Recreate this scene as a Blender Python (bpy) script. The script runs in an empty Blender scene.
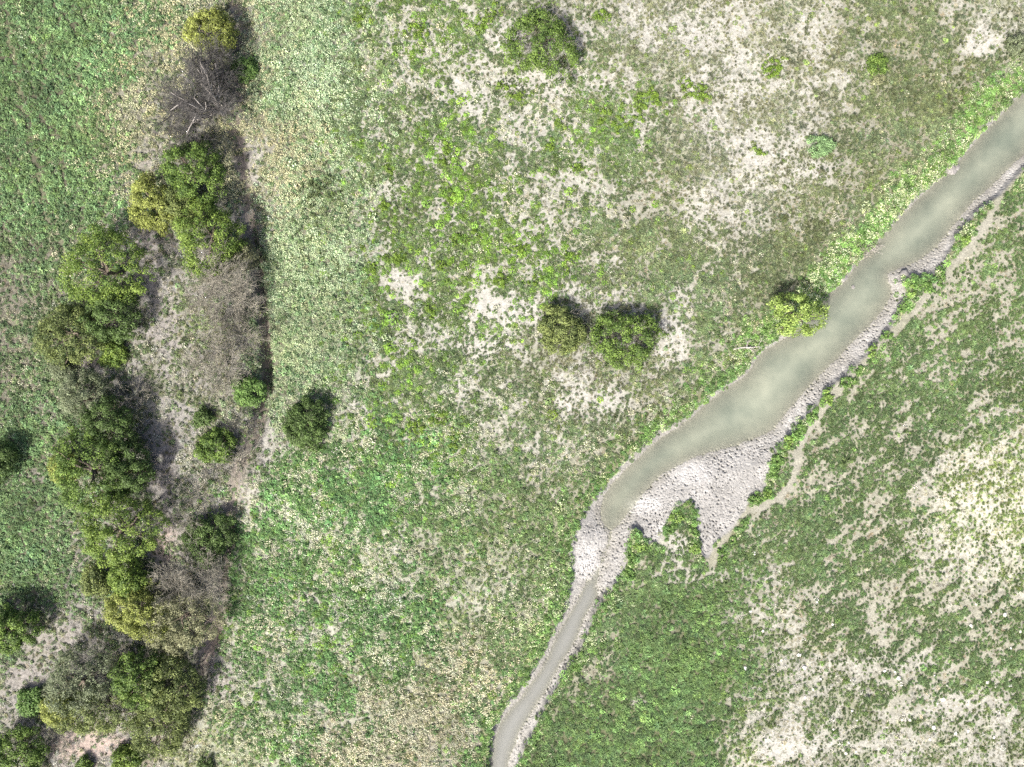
import bpy, math, random
import numpy as np
from mathutils import Vector

# ------------------------------------------------------------------ camera, world, sun, exposure
S = 0.1                      # metres per photograph pixel on the ground
H = 72.0                     # flying height of the camera
sc = bpy.context.scene
cam_d = bpy.data.cameras.new('camera'); cam = bpy.data.objects.new('camera', cam_d)
sc.collection.objects.link(cam); sc.camera = cam
cam.location = (0, 0, H); cam.rotation_euler = (0, 0, 0)
cam_d.sensor_width = 36.0; cam_d.lens = 36.0 * H / 102.4
cam_d.clip_end = 6000.0; cam_d.clip_start = 0.5

SUN_AZ = math.radians(214); SUN_EL = math.radians(47)      # compass bearing of the sun, +Y = north
world = bpy.data.worlds.new('World'); sc.world = world; world.use_nodes = True
wn = world.node_tree; wn.nodes.clear()
wo = wn.nodes.new('ShaderNodeOutputWorld'); wb = wn.nodes.new('ShaderNodeBackground')
ws = wn.nodes.new('ShaderNodeTexSky'); ws.sky_type = 'NISHITA'; ws.sun_disc = False
ws.sun_elevation = SUN_EL; ws.sun_rotation = SUN_AZ; ws.air_density = 0.8; ws.dust_density = 6.0; ws.ozone_density = 1.0
wb.inputs['Strength'].default_value = 0.12
wn.links.new(ws.outputs[0], wb.inputs[0]); wn.links.new(wb.outputs[0], wo.inputs[0])

sun_d = bpy.data.lights.new('sun', 'SUN'); sun = bpy.data.objects.new('sun', sun_d); sc.collection.objects.link(sun)
sun_d.energy = 4.4; sun_d.angle = math.radians(3); sun_d.color = (1.0, 0.955, 0.89)
sdir = Vector((math.sin(SUN_AZ) * math.cos(SUN_EL), math.cos(SUN_AZ) * math.cos(SUN_EL), math.sin(SUN_EL)))
sun.rotation_euler = sdir.to_track_quat('Z', 'Y').to_euler(); sun.location = sdir * 120

vs = sc.view_settings
vs.view_transform = 'Standard'; vs.look = 'None'; vs.gamma = 1.0; vs.use_curve_mapping = False
vs.exposure = 1.17
sc.render.engine = 'CYCLES'
sc.cycles.max_bounces = 5; sc.cycles.diffuse_bounces = 3; sc.cycles.transparent_max_bounces = 6
sc.cycles.use_denoising = False

R0 = np.random.default_rng(7)
col = sc.collection

# ------------------------------------------------------------------ small helpers
def W(px, py):
    return (np.asarray(px, float) - 512.0) * S, (383.5 - np.asarray(py, float)) * S
def PX(x, y):
    return x / S + 512.0, 383.5 - y / S

def hsh(ix, iy, seed):
    n = (ix.astype(np.int64) * 374761393 + iy.astype(np.int64) * 668265263 + seed * 1274126177) & 0x7fffffff
    n = ((n ^ (n >> 13)) * 1274126177) & 0x7fffffff
    n = ((n ^ (n >> 16)) * 668265263) & 0x7fffffff
    return ((n ^ (n >> 15)) & 0xffff) / 65535.0
def vnoise(x, y, seed):
    ix = np.floor(x); iy = np.floor(y); fx = x - ix; fy = y - iy
    fx = fx * fx * (3 - 2 * fx); fy = fy * fy * (3 - 2 * fy)
    a = hsh(ix, iy, seed); b = hsh(ix + 1, iy, seed); c = hsh(ix, iy + 1, seed); d = hsh(ix + 1, iy + 1, seed)
    return (a * (1 - fx) + b * fx) * (1 - fy) + (c * (1 - fx) + d * fx) * fy
def fbm(x, y, size, seed, octs=4):
    s = 0; amp = 1.0; tot = 0
    ca, sa = math.cos(0.6), math.sin(0.6)
    for o in range(octs):
        u = x / size + o * 17.3; v = y / size - o * 9.1
        s = s + amp * vnoise(u, v, seed + o * 31); tot += amp; amp *= 0.55; size *= 0.5
        x, y = x * ca - y * sa, x * sa + y * ca
    return s / tot
def sstep(a, b, x):
    t = np.clip((x - a) / (b - a), 0, 1); return t * t * (3 - 2 * t)

def smooth_line(pts, n=4, closed=False):
    p = np.array(pts, float); out = []
    m = len(p)
    rng = range(m) if closed else range(m - 1)
    for i in rng:
        p0 = p[(i - 1) % m] if closed or i > 0 else p[i]
        p1 = p[i]; p2 = p[(i + 1) % m]
        p3 = p[(i + 2) % m] if closed or i + 2 < m else p2
        for k in range(n):
            t = k / n
            out.append(0.5 * ((2 * p1) + (-p0 + p2) * t + (2 * p0 - 5 * p1 + 4 * p2 - p3) * t * t + (-p0 + 3 * p1 - 3 * p2 + p3) * t ** 3))
    if not closed: out.append(p[-1])
    return np.array(out)

# raster of ground fields, 0.2 m a cell
RX0, RX1, RY0, RY1, RS = -76.0, 76.0, -62.0, 62.0, 0.2
rx = np.arange(RX0, RX1 + 1e-6, RS); ry = np.arange(RY0, RY1 + 1e-6, RS)
RXX, RYY = np.meshgrid(rx, ry)
def line_dist(pts_px, closed):
    p = smooth_line(pts_px, 3, closed); wx, wy = W(p[:, 0], p[:, 1])
    best = np.full(RXX.shape, 1e9); inside = np.zeros(RXX.shape, bool)
    n = len(wx)
    for i in range(n if closed else n - 1):
        ax, ay = wx[i], wy[i]; bx, by = wx[(i + 1) % n], wy[(i + 1) % n]
        dx, dy = bx - ax, by - ay; L = dx * dx + dy * dy + 1e-12
        t = np.clip(((RXX - ax) * dx + (RYY - ay) * dy) / L, 0, 1)
        d = (RXX - ax - t * dx) ** 2 + (RYY - ay - t * dy) ** 2
        np.minimum(best, d, out=best)
        if closed and abs(dy) > 1e-9:
            c = ((ay > RYY) != (by > RYY)) & (RXX < (RYY - ay) * dx / dy + ax)
            inside ^= c
    d = np.sqrt(best)
    return np.where(inside, -d, d) if closed else d
def samp(A, x, y):
    u = np.clip((x - RX0) / RS, 0, len(rx) - 1.001); v = np.clip((y - RY0) / RS, 0, len(ry) - 1.001)
    i = u.astype(int); j = v.astype(int); fu = u - i; fv = v - j
    return (A[j, i] * (1 - fu) + A[j, i + 1] * fu) * (1 - fv) + (A[j + 1, i] * (1 - fu) + A[j + 1, i + 1] * fu) * fv

# ------------------------------------------------------------------ river, gully and path courses (photograph pixels on the ground)
left_bank = [(1330, -150), (1180, -30), (1090, 35), (1024, 90), (1000, 109), (981, 130), (965, 150), (948, 168), (930, 185), (906, 205), (886, 230), (874, 245),
    (858, 258), (845, 275), (830, 290), (818, 306), (795, 328), (768, 343), (757, 352), (745, 371), (716, 391), (690, 413), (660, 431),
    (644, 443), (625, 462), (605, 485), (588, 506), (575, 530), (569, 556), (571, 580), (564, 605), (554, 627), (541, 653), (525, 682),
    (505, 706), (493, 730), (487, 767), (476, 830), (455, 900), (420, 1010)]
right_bank = [(465, 1010), (492, 900), (505, 830), (517, 767), (532, 733), (547, 704), (562, 680), (581, 650), (591, 621), (599, 604), (611, 590), (622, 575),
    (628, 550), (631, 531), (638, 530), (645, 541), (655, 543), (664, 532), (673, 512), (685, 502), (693, 503), (697, 520), (700, 546), (707, 560), (714, 547),
    (733, 526), (750, 502), (766, 487), (770, 461), (785, 441), (801, 425), (820, 400), (840, 379), (860, 361), (880, 341), (899, 317),
    (906, 296), (903, 281), (912, 277), (926, 275), (944, 266), (955, 241), (975, 216), (1000, 195), (1024, 170), (1100, 100), (1190, 30), (1380, -140)]
outer = left_bank + right_bank
pool = [(1322, -148), (1175, -25), (1088, 38), (1026, 93), (1003, 113), (985, 133), (969, 153), (951, 171), (932, 189), (909, 209), (890, 232), (877, 248),
    (862, 262), (849, 278), (833, 294), (821, 309), (798, 331), (772, 346), (760, 356), (749, 374), (719, 396), (694, 418), (663, 438),
    (648, 450), (628, 468), (609, 489), (601, 506), (603, 524), (612, 533), (624, 524), (638, 506), (650, 490), (668, 474), (692, 461), (716, 452), (752, 441), (776, 429),
    (798, 405), (820, 380), (843, 355), (866, 332), (888, 309), (898, 290), (893, 274), (905, 268), (920, 261), (940, 246), (962, 219), (992, 187), (1018, 163), (1092, 96), (1184, 25), (1372, -143)]
pool2 = [(590, 583), (578, 600), (567, 618), (557, 640), (543, 667), (528, 692), (508, 714), (497, 736), (491, 767), (480, 830), (460, 900), (426, 1010),
    (458, 1010), (487, 900), (500, 830), (508, 767), (515, 748), (530, 720), (547, 693), (563, 667), (578, 643), (586, 621), (598, 598)]
gully = [(205, -200), (222, -60), (232, 0), (236, 40), (240, 80), (234, 130), (243, 185), (250, 232), (259, 290), (264, 340), (265, 390), (251, 440), (233, 482), (227, 530), (221, 580),
    (219, 620), (206, 652), (190, 688), (165, 728), (148, 767), (120, 850), (90, 1000)]
path_l = [(1150, 20), (1060, 130), (1012, 178), (985, 226), (950, 270), (915, 308), (881, 345), (853, 373), (836, 392), (813, 424), (797, 452), (793, 480), (776, 500), (745, 513), (727, 532), (712, 562)]
path_f = [(-60, -150), (2, 10), (14, 60), (24, 110), (38, 170), (52, 230)]      # worn line through the herb field
D_wet = line_dist([(613, 530), (609, 548), (600, 570), (592, 592), (588, 606)], False)
D_out = line_dist(outer, True); D_pool = np.minimum(line_dist(pool, True), line_dist(pool2, True))
D_gul = line_dist(gully, False); D_left = line_dist(left_bank, False); D_right = line_dist(right_bank, False)
D_path = line_dist(path_l, False); D_pf = line_dist(path_f, False)
D_pool = np.minimum(D_pool, D_wet - .22)
rag = (fbm(RXX, RYY, 1.6, 5, 3) - 0.5) * 0.7 + (fbm(RXX, RYY, 0.5, 8, 2) - 0.5) * 0.25
D_out = D_out + rag * 0.8; D_pool = D_pool + rag * 0.35 + (fbm(RXX, RYY, 2.2, 91, 2) - 0.5) * 0.5 * sstep(-2, 1, D_pool)
D_path = D_path + (fbm(RXX, RYY, 1.2, 12, 3) - 0.5) * 0.5
WL = -0.85                                                                       # water level
def height_raster():
    z = (fbm(RXX, RYY, 14, 21, 3) - 0.5) * 0.7 + (fbm(RXX, RYY, 2.2, 22, 3) - 0.5) * 0.16
    w = 0.85 + 0.5 * fbm(RXX, RYY, 5, 26, 2)
    pyr = 383.5 - RYY / S; gk = .12 + .8 * sstep(185, 270, pyr) * (1 - sstep(400, 470, pyr)) + .3 * sstep(480, 540, pyr) * (1 - sstep(640, 680, pyr))
    z = z - 1.35 * gk * (1 - sstep(0.15, w * .8, D_gul)) - 0.4 * (1 - sstep(0.8, 4.0, D_gul))
    z = z - 0.07 * (1 - sstep(0.1, 0.5, D_path))
    z = z * sstep(-0.2, 6, D_out) * 1.0
    bed = np.where(D_pool > 0, WL + np.minimum(0.66, 0.02 + 0.26 * D_pool), WL - np.minimum(0.8, (0.19 - .13 * sstep(440, 560, 383.5 - RYY / S)) * -D_pool))
    bank = sstep(-0.30, 0.16, D_out)
    z = bed * (1 - bank) + z * bank
    edge = np.minimum(np.minimum(RXX - RX0, RX1 - RXX), np.minimum(RYY - RY0, RY1 - RYY))
    return z * sstep(0, 6, edge)
ZR = height_raster()
def gz(x, y): return samp(ZR, np.asarray(x, float), np.asarray(y, float))

# ------------------------------------------------------------------ ground cover map, one letter every 32 pixels
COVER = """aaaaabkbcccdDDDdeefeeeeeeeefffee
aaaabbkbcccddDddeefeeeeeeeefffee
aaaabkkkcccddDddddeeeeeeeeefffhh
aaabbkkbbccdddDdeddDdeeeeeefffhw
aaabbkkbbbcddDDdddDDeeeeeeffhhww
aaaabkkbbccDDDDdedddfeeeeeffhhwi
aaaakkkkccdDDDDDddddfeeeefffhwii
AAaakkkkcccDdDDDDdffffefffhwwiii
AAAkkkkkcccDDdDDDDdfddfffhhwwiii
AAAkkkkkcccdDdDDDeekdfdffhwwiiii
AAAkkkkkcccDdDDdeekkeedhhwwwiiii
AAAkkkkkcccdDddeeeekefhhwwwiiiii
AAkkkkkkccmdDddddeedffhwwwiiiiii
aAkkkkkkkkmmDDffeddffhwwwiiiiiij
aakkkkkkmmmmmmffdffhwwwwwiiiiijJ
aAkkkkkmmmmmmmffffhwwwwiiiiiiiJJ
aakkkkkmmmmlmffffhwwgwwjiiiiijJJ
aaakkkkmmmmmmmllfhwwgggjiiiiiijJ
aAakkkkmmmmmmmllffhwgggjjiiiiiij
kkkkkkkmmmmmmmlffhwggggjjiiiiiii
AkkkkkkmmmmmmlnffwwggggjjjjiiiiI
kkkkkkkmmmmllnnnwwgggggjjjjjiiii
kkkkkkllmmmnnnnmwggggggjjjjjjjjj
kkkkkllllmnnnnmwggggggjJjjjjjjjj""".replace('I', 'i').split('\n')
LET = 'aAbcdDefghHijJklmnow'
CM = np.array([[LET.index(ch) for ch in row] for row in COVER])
CM[13:18, 29] = LET.index('j'); CM[14:18, 30:32] = LET.index('J'); CM[23, 23] = LET.index('J')  # J paints the bright sunlit glow into soil and grass, j its fringe
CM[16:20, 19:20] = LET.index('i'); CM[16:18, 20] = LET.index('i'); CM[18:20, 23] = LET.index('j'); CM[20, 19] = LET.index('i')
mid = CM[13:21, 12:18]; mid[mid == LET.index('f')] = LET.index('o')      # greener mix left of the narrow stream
def cover_warp(x, y):
    px, py = PX(x, y); px0 = px
    dx = (fbm(x, y, 4.0, 41, 3) - 0.5) * 80; dy = (fbm(x, y, 4.0, 47, 3) - 0.5) * 80
    do_ = samp(D_out, x, y) + (fbm(x, y, 1.3, 53, 3) - .5) * 1.2
    return px + dx, py + dy, px0, do_, samp(D_left, x, y) < samp(D_right, x, y)
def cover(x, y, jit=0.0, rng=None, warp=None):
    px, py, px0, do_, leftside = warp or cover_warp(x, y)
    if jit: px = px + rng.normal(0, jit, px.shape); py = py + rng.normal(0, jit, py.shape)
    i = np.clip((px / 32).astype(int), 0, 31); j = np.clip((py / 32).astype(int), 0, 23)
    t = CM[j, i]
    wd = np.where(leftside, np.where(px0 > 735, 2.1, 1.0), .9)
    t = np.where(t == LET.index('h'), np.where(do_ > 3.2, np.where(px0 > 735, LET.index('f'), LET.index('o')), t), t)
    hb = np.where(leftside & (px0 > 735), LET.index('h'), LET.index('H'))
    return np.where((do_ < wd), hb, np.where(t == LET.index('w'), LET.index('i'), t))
# bare places: px, py, rx, ry, strength
BARE = [(512, 34, 26, 26, .9), (575, 35, 22, 30, .7), (545, 85, 45, 16, .8), (505, 308, 42, 22, .9), (480, 345, 38, 14, .7), (600, 300, 60, 14, .6), (672, 335, 22, 46, .9), (595, 400, 55, 16, .8),
    (398, 282, 18, 12, .8), (612, 262, 26, 8, .6), (988, 42, 28, 15, 1), (818, 172, 22, 12, .9), (690, 30, 60, 26, .5), (740, 80, 70, 30, .5), (760, 155, 45, 30, .5), (708, 215, 34, 26, .6),
    (790, 745, 36, 20, .9), (85, 742, 52, 16, 1), (205, 648, 13, 26, 1), (150, 262, 15, 50, .9), (165, 330, 16, 40, .5), (88, 362, 20, 9, .9), (160, 470, 14, 60, .8), (165, 540, 20, 30, .6), (55, 645, 45, 26, .55),
    (20, 690, 30, 40, .5), (212, 690, 22, 28, .6), (250, 160, 14, 30, .8), (345, 470, 12, 12, .6), (400, 540, 10, 22, .5), (672, 548, 16, 24, .9), (690, 575, 60, 12, .6), (990, 500, 40, 60, .45), (965, 560, 40, 25, .4),  # the patch at the far right adds to the painted sun glow
    (960, 700, 60, 16, .5), (860, 660, 50, 14, .5), (310, 430, 0, 0, 0), (358, 408, 14, 12, .7), (265, 440, 10, 28, .7), (250, 500, 12, 40, .5), (640, 700, 14, 8, .6), (500, 575, 32, 24, .45), (470, 600, 24, 20, .4), (395, 190, 14, 20, .4),
    (470, 100, 16, 24, .6), (640, 545, 8, 14, 0), (925, 660, 26, 12, .6), (30, 480, 20, 8, .5), (155, 155, 18, 14, .6)]
def bare(x, y):
    px, py = PX(x, y); b = np.zeros(px.shape)
    wob = (fbm(x, y, 1.3, 61, 4) - 0.5) * 1.9
    for cx, cy, ax, ay, s in BARE:
        if s <= 0: continue
        d = np.sqrt(((px - cx) / ax) ** 2 + ((py - cy) / ay) ** 2) + wob
        b = np.maximum(b, s * (1 - sstep(0.35, 1.35, d)))
    return b

def patch_noise(x, y):       # islands of plants with bare soil between; drawn out along the grazing tracks right of the river
    ue = x * .80 + y * .60; ve = -x * .60 + y * .80
    str_ = sstep(-3, 3, samp(D_right, x, y) * np.where(samp(D_right, x, y) < samp(D_left, x, y), 1, -1))
    wx_ = x + (fbm(x, y, 1.6, 211, 3) - .5) * 2.6; wy_ = y + (fbm(x, y, 1.6, 213, 3) - .5) * 2.6
    na_ = .4 * fbm(wx_ * .8 + wy_ * .6, wy_ * .8 - wx_ * .6, 3.2, 201, 3) + .6 * fbm(wx_ * .35 + wy_ * .94, wy_ * .35 - wx_ * .94, .9, 203, 4)
    nb_ = .35 * fbm(wx_ * .8 + wy_ * .6, wy_ * .8 - wx_ * .6, 4.0, 205, 3) + .65 * fbm((ue + (wx_ - x) * .5) * .36, ve + (wy_ - y) * .3, .6, 207, 3)
    return .5 + (na_ * (1 - str_) + nb_ * str_ - .5) * 1.35

# ------------------------------------------------------------------ mesh and material helpers
def mesh_np(name, V, F, cols=None, smooth=False, mat=None, matidx=None):
    V = np.asarray(V, np.float32); F = np.asarray(F, np.int32); n = F.shape[1]
    me = bpy.data.meshes.new(name)
    me.vertices.add(len(V)); me.vertices.foreach_set('co', V.ravel())
    me.loops.add(F.size); me.loops.foreach_set('vertex_index', F.ravel())
    me.polygons.add(len(F)); me.polygons.foreach_set('loop_start', np.arange(0, F.size, n, dtype=np.int32))
    if matidx is not None: me.polygons.foreach_set('material_index', np.asarray(matidx, np.int32))
    if cols is not None:
        for nm, c in cols.items():
            c = np.asarray(c, np.float32)
            if c.ndim == 1:
                a = me.attributes.new(nm, 'FLOAT', 'POINT'); a.data.foreach_set('value', c)
            else:
                a = me.attributes.new(nm, 'FLOAT_COLOR', 'POINT')
                c4 = np.ones((len(c), 4), np.float32); c4[:, :3] = c; a.data.foreach_set('color', c4.ravel())
    me.update(calc_edges=True); me.validate()
    if smooth: me.polygons.foreach_set('use_smooth', np.ones(len(F), bool))
    for m in (mat if isinstance(mat, (list, tuple)) else [mat]):
        if m: me.materials.append(m)
    return me
def link(name, data, parent=None, loc=None, **props):
    o = bpy.data.objects.new(name, data); col.objects.link(o)
    if parent: o.parent = parent
    if loc is not None: o.location = loc
    for k, v in props.items(): o[k] = v
    return o

def new_mat(name):
    m = bpy.data.materials.new(name); m.use_nodes = True; nt = m.node_tree; nt.nodes.clear()
    out = nt.nodes.new('ShaderNodeOutputMaterial'); return m, nt, out
def N(nt, t, **kw):
    n = nt.nodes.new(t)
    for k, v in kw.items(): setattr(n, k, v)
    return n
def math_n(nt, op, a, b=None, c=None):
    n = N(nt, 'ShaderNodeMath', operation=op)
    for i, v in enumerate((a, b, c)):
        if v is None: continue
        if isinstance(v, (int, float)): n.inputs[i].default_value = v
        else: nt.links.new(v, n.inputs[i])
    return n.outputs[0]
def mulcol(nt, c, f):
    m = N(nt, 'ShaderNodeVectorMath', operation='SCALE'); nt.links.new(c, m.inputs[0]); nt.links.new(f, m.inputs['Scale']); return m.outputs[0]

def leaf_material(name, attr, inst, trans=0.3, rough=0.6, spec=0.25):
    m, nt, out = new_mat(name)
    a = N(nt, 'ShaderNodeAttribute', attribute_name=attr, attribute_type='INSTANCER' if inst else 'GEOMETRY')
    g = N(nt, 'ShaderNodeNewGeometry'); 
    tc = N(nt, 'ShaderNodeTexCoord'); no = N(nt, 'ShaderNodeTexNoise'); no.inputs['Scale'].default_value = 3.0 if inst else 2.2; no.inputs['Detail'].default_value = 2
    nt.links.new(tc.outputs['Object'], no.inputs['Vector'])
    f = math_n(nt, 'MULTIPLY_ADD', no.outputs[0], 0.9, 0.55)
    rnd = math_n(nt, 'MULTIPLY_ADD', g.outputs['Random Per Island'], 0.6, 0.7)
    f = math_n(nt, 'MULTIPLY', f, rnd)
    c = mulcol(nt, a.outputs['Color'], f)
    p = N(nt, 'ShaderNodeBsdfPrincipled'); p.inputs['Roughness'].default_value = rough; p.inputs['Specular IOR Level'].default_value = spec
    t = N(nt, 'ShaderNodeBsdfTranslucent'); mx = N(nt, 'ShaderNodeMixShader'); mx.inputs[0].default_value = trans
    nt.links.new(c, p.inputs['Base Color']); nt.links.new(c, t.inputs['Color'])
    nt.links.new(p.outputs[0], mx.inputs[1]); nt.links.new(t.outputs[0], mx.inputs[2]); nt.links.new(mx.outputs[0], out.inputs[0])
    return m
M_leaf = leaf_material('crown_leaves', 'tint', False, 0.25)
M_herb = leaf_material('herb_leaves', 'tint', True, 0.3)
M_flow = leaf_material('flower_heads', 'tint2', True, 0.2)

def bark_material(name, c1, c2, scale):
    m, nt, out = new_mat(name)
    tc = N(nt, 'ShaderNodeTexCoord'); no = N(nt, 'ShaderNodeTexNoise'); no.inputs['Scale'].default_value = scale; no.inputs['Detail'].default_value = 5
    nt.links.new(tc.outputs['Object'], no.inputs['Vector'])
    r = N(nt, 'ShaderNodeValToRGB'); r.color_ramp.elements[0].color = (*c1, 1); r.color_ramp.elements[1].color = (*c2, 1)
    r.color_ramp.elements[0].position = .3; r.color_ramp.elements[1].position = .7
    nt.links.new(no.outputs[0], r.inputs[0])
    b = N(nt, 'ShaderNodeBump'); b.inputs['Strength'].default_value = .6; b.inputs['Distance'].default_value = .03; nt.links.new(no.outputs[0], b.inputs['Height'])
    p = N(nt, 'ShaderNodeBsdfPrincipled'); p.inputs['Roughness'].default_value = .9
    nt.links.new(r.outputs[0], p.inputs['Base Color']); nt.links.new(b.outputs[0], p.inputs['Normal']); nt.links.new(p.outputs[0], out.inputs[0])
    return m
M_bark = bark_material('bark', (.07, .055, .04), (.16, .13, .10), 9)
M_dead = bark_material('weathered_dead_wood', (.22, .20, .18), (.42, .39, .36), 6)
M_tw2 = bark_material('dark_grey_twigs', (.042, .04, .038), (.105, .10, .096), 3)
M_twig = bark_material('grey_twigs', (.15, .14, .112), (.31, .29, .24), 4)
M_stone = bark_material('pale_stone', (.36, .34, .31), (.62, .60, .57), 12)
M_clod = bark_material('dried_mud_clod', (.09, .085, .08), (.24, .23, .22), 7)

# soil: colour of the earth by place, crumbs and fine relief by noise
def soil_material():
    m, nt, out = new_mat('soil')
    a = N(nt, 'ShaderNodeAttribute', attribute_name='soil'); wet = N(nt, 'ShaderNodeAttribute', attribute_name='wet')
    geo = N(nt, 'ShaderNodeNewGeometry')
    n1 = N(nt, 'ShaderNodeTexNoise'); n1.inputs['Scale'].default_value = 1.7; n1.inputs['Detail'].default_value = 6; n1.inputs['Roughness'].default_value = .65
    n2 = N(nt, 'ShaderNodeTexNoise'); n2.inputs['Scale'].default_value = 7.0; n2.inputs['Detail'].default_value = 4
    vo = N(nt, 'ShaderNodeTexVoronoi'); vo.inputs['Scale'].default_value = 5.0
    for n in (n1, n2, vo): nt.links.new(geo.outputs['Position'], n.inputs['Vector'])
    f = math_n(nt, 'MULTIPLY_ADD', n1.outputs[0], 1.0, 0.5)
    f2 = math_n(nt, 'MULTIPLY_ADD', n2.outputs[0], 1.2, 0.4)
    f = math_n(nt, 'MULTIPLY', f, f2)
    c = mulcol(nt, a.outputs['Color'], f)
    hgt = math_n(nt, 'ADD', math_n(nt, 'MULTIPLY', n2.outputs[0], .6), math_n(nt, 'MULTIPLY', vo.outputs['Distance'], .5))
    b = N(nt, 'ShaderNodeBump'); b.inputs['Strength'].default_value = .8; b.inputs['Distance'].default_value = .06; nt.links.new(hgt, b.inputs['Height'])
    p = N(nt, 'ShaderNodeBsdfPrincipled'); p.inputs['Specular IOR Level'].default_value = .25
    rr = math_n(nt, 'MULTIPLY_ADD', wet.outputs['Fac'], -.5, .95)
    nt.links.new(rr, p.inputs['Roughness']); nt.links.new(c, p.inputs['Base Color']); nt.links.new(b.outputs[0], p.inputs['Normal']); nt.links.new(p.outputs[0], out.inputs[0])
    return m
M_soil = soil_material()

SOIL = {'a': (.10, .10, .065), 'A': (.18, .172, .135), 'b': (.27, .265, .20), 'c': (.16, .175, .11), 'd': (.42, .418, .362), 'D': (.39, .39, .33), 'e': (.425, .42, .37), 'f': (.26, .26, .19),
    'g': (.13, .14, .075), 'h': (.2, .205, .12), 'H': (.2, .205, .12), 'o': (.27, .275, .2), 'i': (.34, .335, .265), 'j': (.41, .405, .355), 'J': (.60, .59, .47), 'k': (.30, .29, .265), 'l': (.36, .385, .27), 'm': (.40, .405, .33), 'n': (.29, .28, .22), 'w': (.36, .345, .32)}  # J: pale tone stands in for stronger sunlight on the ground
LETV = np.array(list(LET))
SOILV = np.array([SOIL[c] for c in LET])
def soil_colour(x, y):
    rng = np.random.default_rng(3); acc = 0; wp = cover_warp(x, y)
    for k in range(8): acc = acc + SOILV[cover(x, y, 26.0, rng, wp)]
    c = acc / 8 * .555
    k = sstep(.42, .58, patch_noise(x, y) + (fbm(x, y, .5, 219, 2) - .5) * .2)[:, None] * (1 - .9 * bare(x, y)[:, None])
    c = c * (1 - .55 * k) + np.array((.125, .135, .075)) * .55 * k          # old thatch and moss under the plants
    b = bare(x, y)[:, None]
    px, py = PX(x, y)
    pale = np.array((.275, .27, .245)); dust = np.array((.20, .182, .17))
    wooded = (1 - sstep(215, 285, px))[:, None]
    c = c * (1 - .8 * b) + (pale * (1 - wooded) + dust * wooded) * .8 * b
    # pinkish bare earth of the track under the trees at the lower left
    for cx, cy, ax, ay in ((90, 744, 60, 20), (207, 640, 12, 42), (165, 545, 14, 30)):
        d = np.sqrt(((px - cx) / ax) ** 2 + ((py - cy) / ay) ** 2) + (fbm(x, y, 1.4, 71, 3) - .5)
        k = (1 - sstep(.5, 1.1, d))[:, None] * .75; c = c * (1 - k) + np.array((.27, .215, .185)) * k
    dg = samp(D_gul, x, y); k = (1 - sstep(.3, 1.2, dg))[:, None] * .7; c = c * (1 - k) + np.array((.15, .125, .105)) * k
    dp = samp(D_path, x, y); k = (1 - sstep(.3, .65, dp))[:, None]; k = k * (.45 + .55 * fbm(x, y, 2.5, 87, 3)[:, None]); c = c * (1 - k) + np.array((.205, .2, .168)) * k
    do = samp(D_out, x, y); dw = samp(D_pool, x, y)
    n = fbm(x, y, 1.8, 77, 4)[:, None]
    mud = np.array((.145, .142, .135)) * (1 - n) + np.array((.28, .276, .265)) * n
    dl = samp(D_wet, x, y) + .1
    wetk = (1 - sstep(.05, .9, np.minimum(dw, dl) + (n[:, 0] - .5) * 1.2))[:, None]
    mud = mud * (1 - .8 * wetk) + np.array((.165, .16, .143)) * .8 * wetk
    # pale dried crust on the bed; sun glare on the upper flat painted in
    for cx, cy, ax, ay in ((588, 563, 15, 26), (692, 474, 26, 15), (645, 505, 22, 12)):
        d = np.sqrt(((px - cx) / ax) ** 2 + ((py - cy) / ay) ** 2) + (n[:, 0] - .5) * .8
        k = (1 - sstep(.4, 1.1, d))[:, None] * .6; mud = mud * (1 - k) + np.array((.34, .335, .326)) * k
    k = (1 - sstep(-.1, .2, do))[:, None]
    c = c * (1 - k) + mud * k
    return c * (.88 + .24 * R0.random((len(x), 1))), wetk[:, 0] * k[:, 0]

# ------------------------------------------------------------------ the ground sheet (with path and gully floor as pieces of it) and the fine river bed
CS = 0.32
gx = np.concatenate([[-2500, -900, -300, -120], np.arange(-75, 75 + 1e-6, CS), [120, 300, 900, 2500]])
gy = np.concatenate([[-2500, -900, -300, -110], np.arange(-61.2, 61.2 + 1e-6, CS), [110, 300, 900, 2500]])
GX, GY = np.meshgrid(gx, gy); fx, fy = GX.ravel(), GY.ravel()
inR = (np.abs(fx) < 75.5) & (np.abs(fy) < 61.5)
fz = np.where(inR, samp(ZR, fx, fy), 0.0)
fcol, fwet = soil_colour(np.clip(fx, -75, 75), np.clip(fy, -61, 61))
nx, ny = len(gx), len(gy)
I, J = np.meshgrid(np.arange(nx - 1), np.arange(ny - 1)); I = I.ravel(); J = J.ravel()
quads = np.stack([J * nx + I, J * nx + I + 1, (J + 1) * nx + I + 1, (J + 1) * nx + I], 1)
ccx = (gx[I] + gx[I + 1]) / 2; ccy = (gy[J] + gy[J + 1]) / 2
inner = (np.abs(ccx) < 75) & (np.abs(ccy) < 61.2)
cd = np.where(inner, samp(D_out, ccx, ccy), 99)
isriver = cd < 0.55
ispath = (~isriver) & inner & (samp(D_path, ccx, ccy) < 0.5)
isgul = (~isriver) & inner & (samp(D_gul, ccx, ccy) < 0.75)
def submesh(name, mask, **props):
    q = quads[mask]; used, inv = np.unique(q, return_inverse=True); q = inv.reshape(q.shape)
    V = np.stack([fx[used], fy[used], fz[used]], 1)
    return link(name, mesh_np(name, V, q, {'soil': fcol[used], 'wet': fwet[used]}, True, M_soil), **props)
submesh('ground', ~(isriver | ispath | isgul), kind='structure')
submesh('path', ispath, kind='structure')
submesh('gully', isgul, kind='structure')

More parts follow.
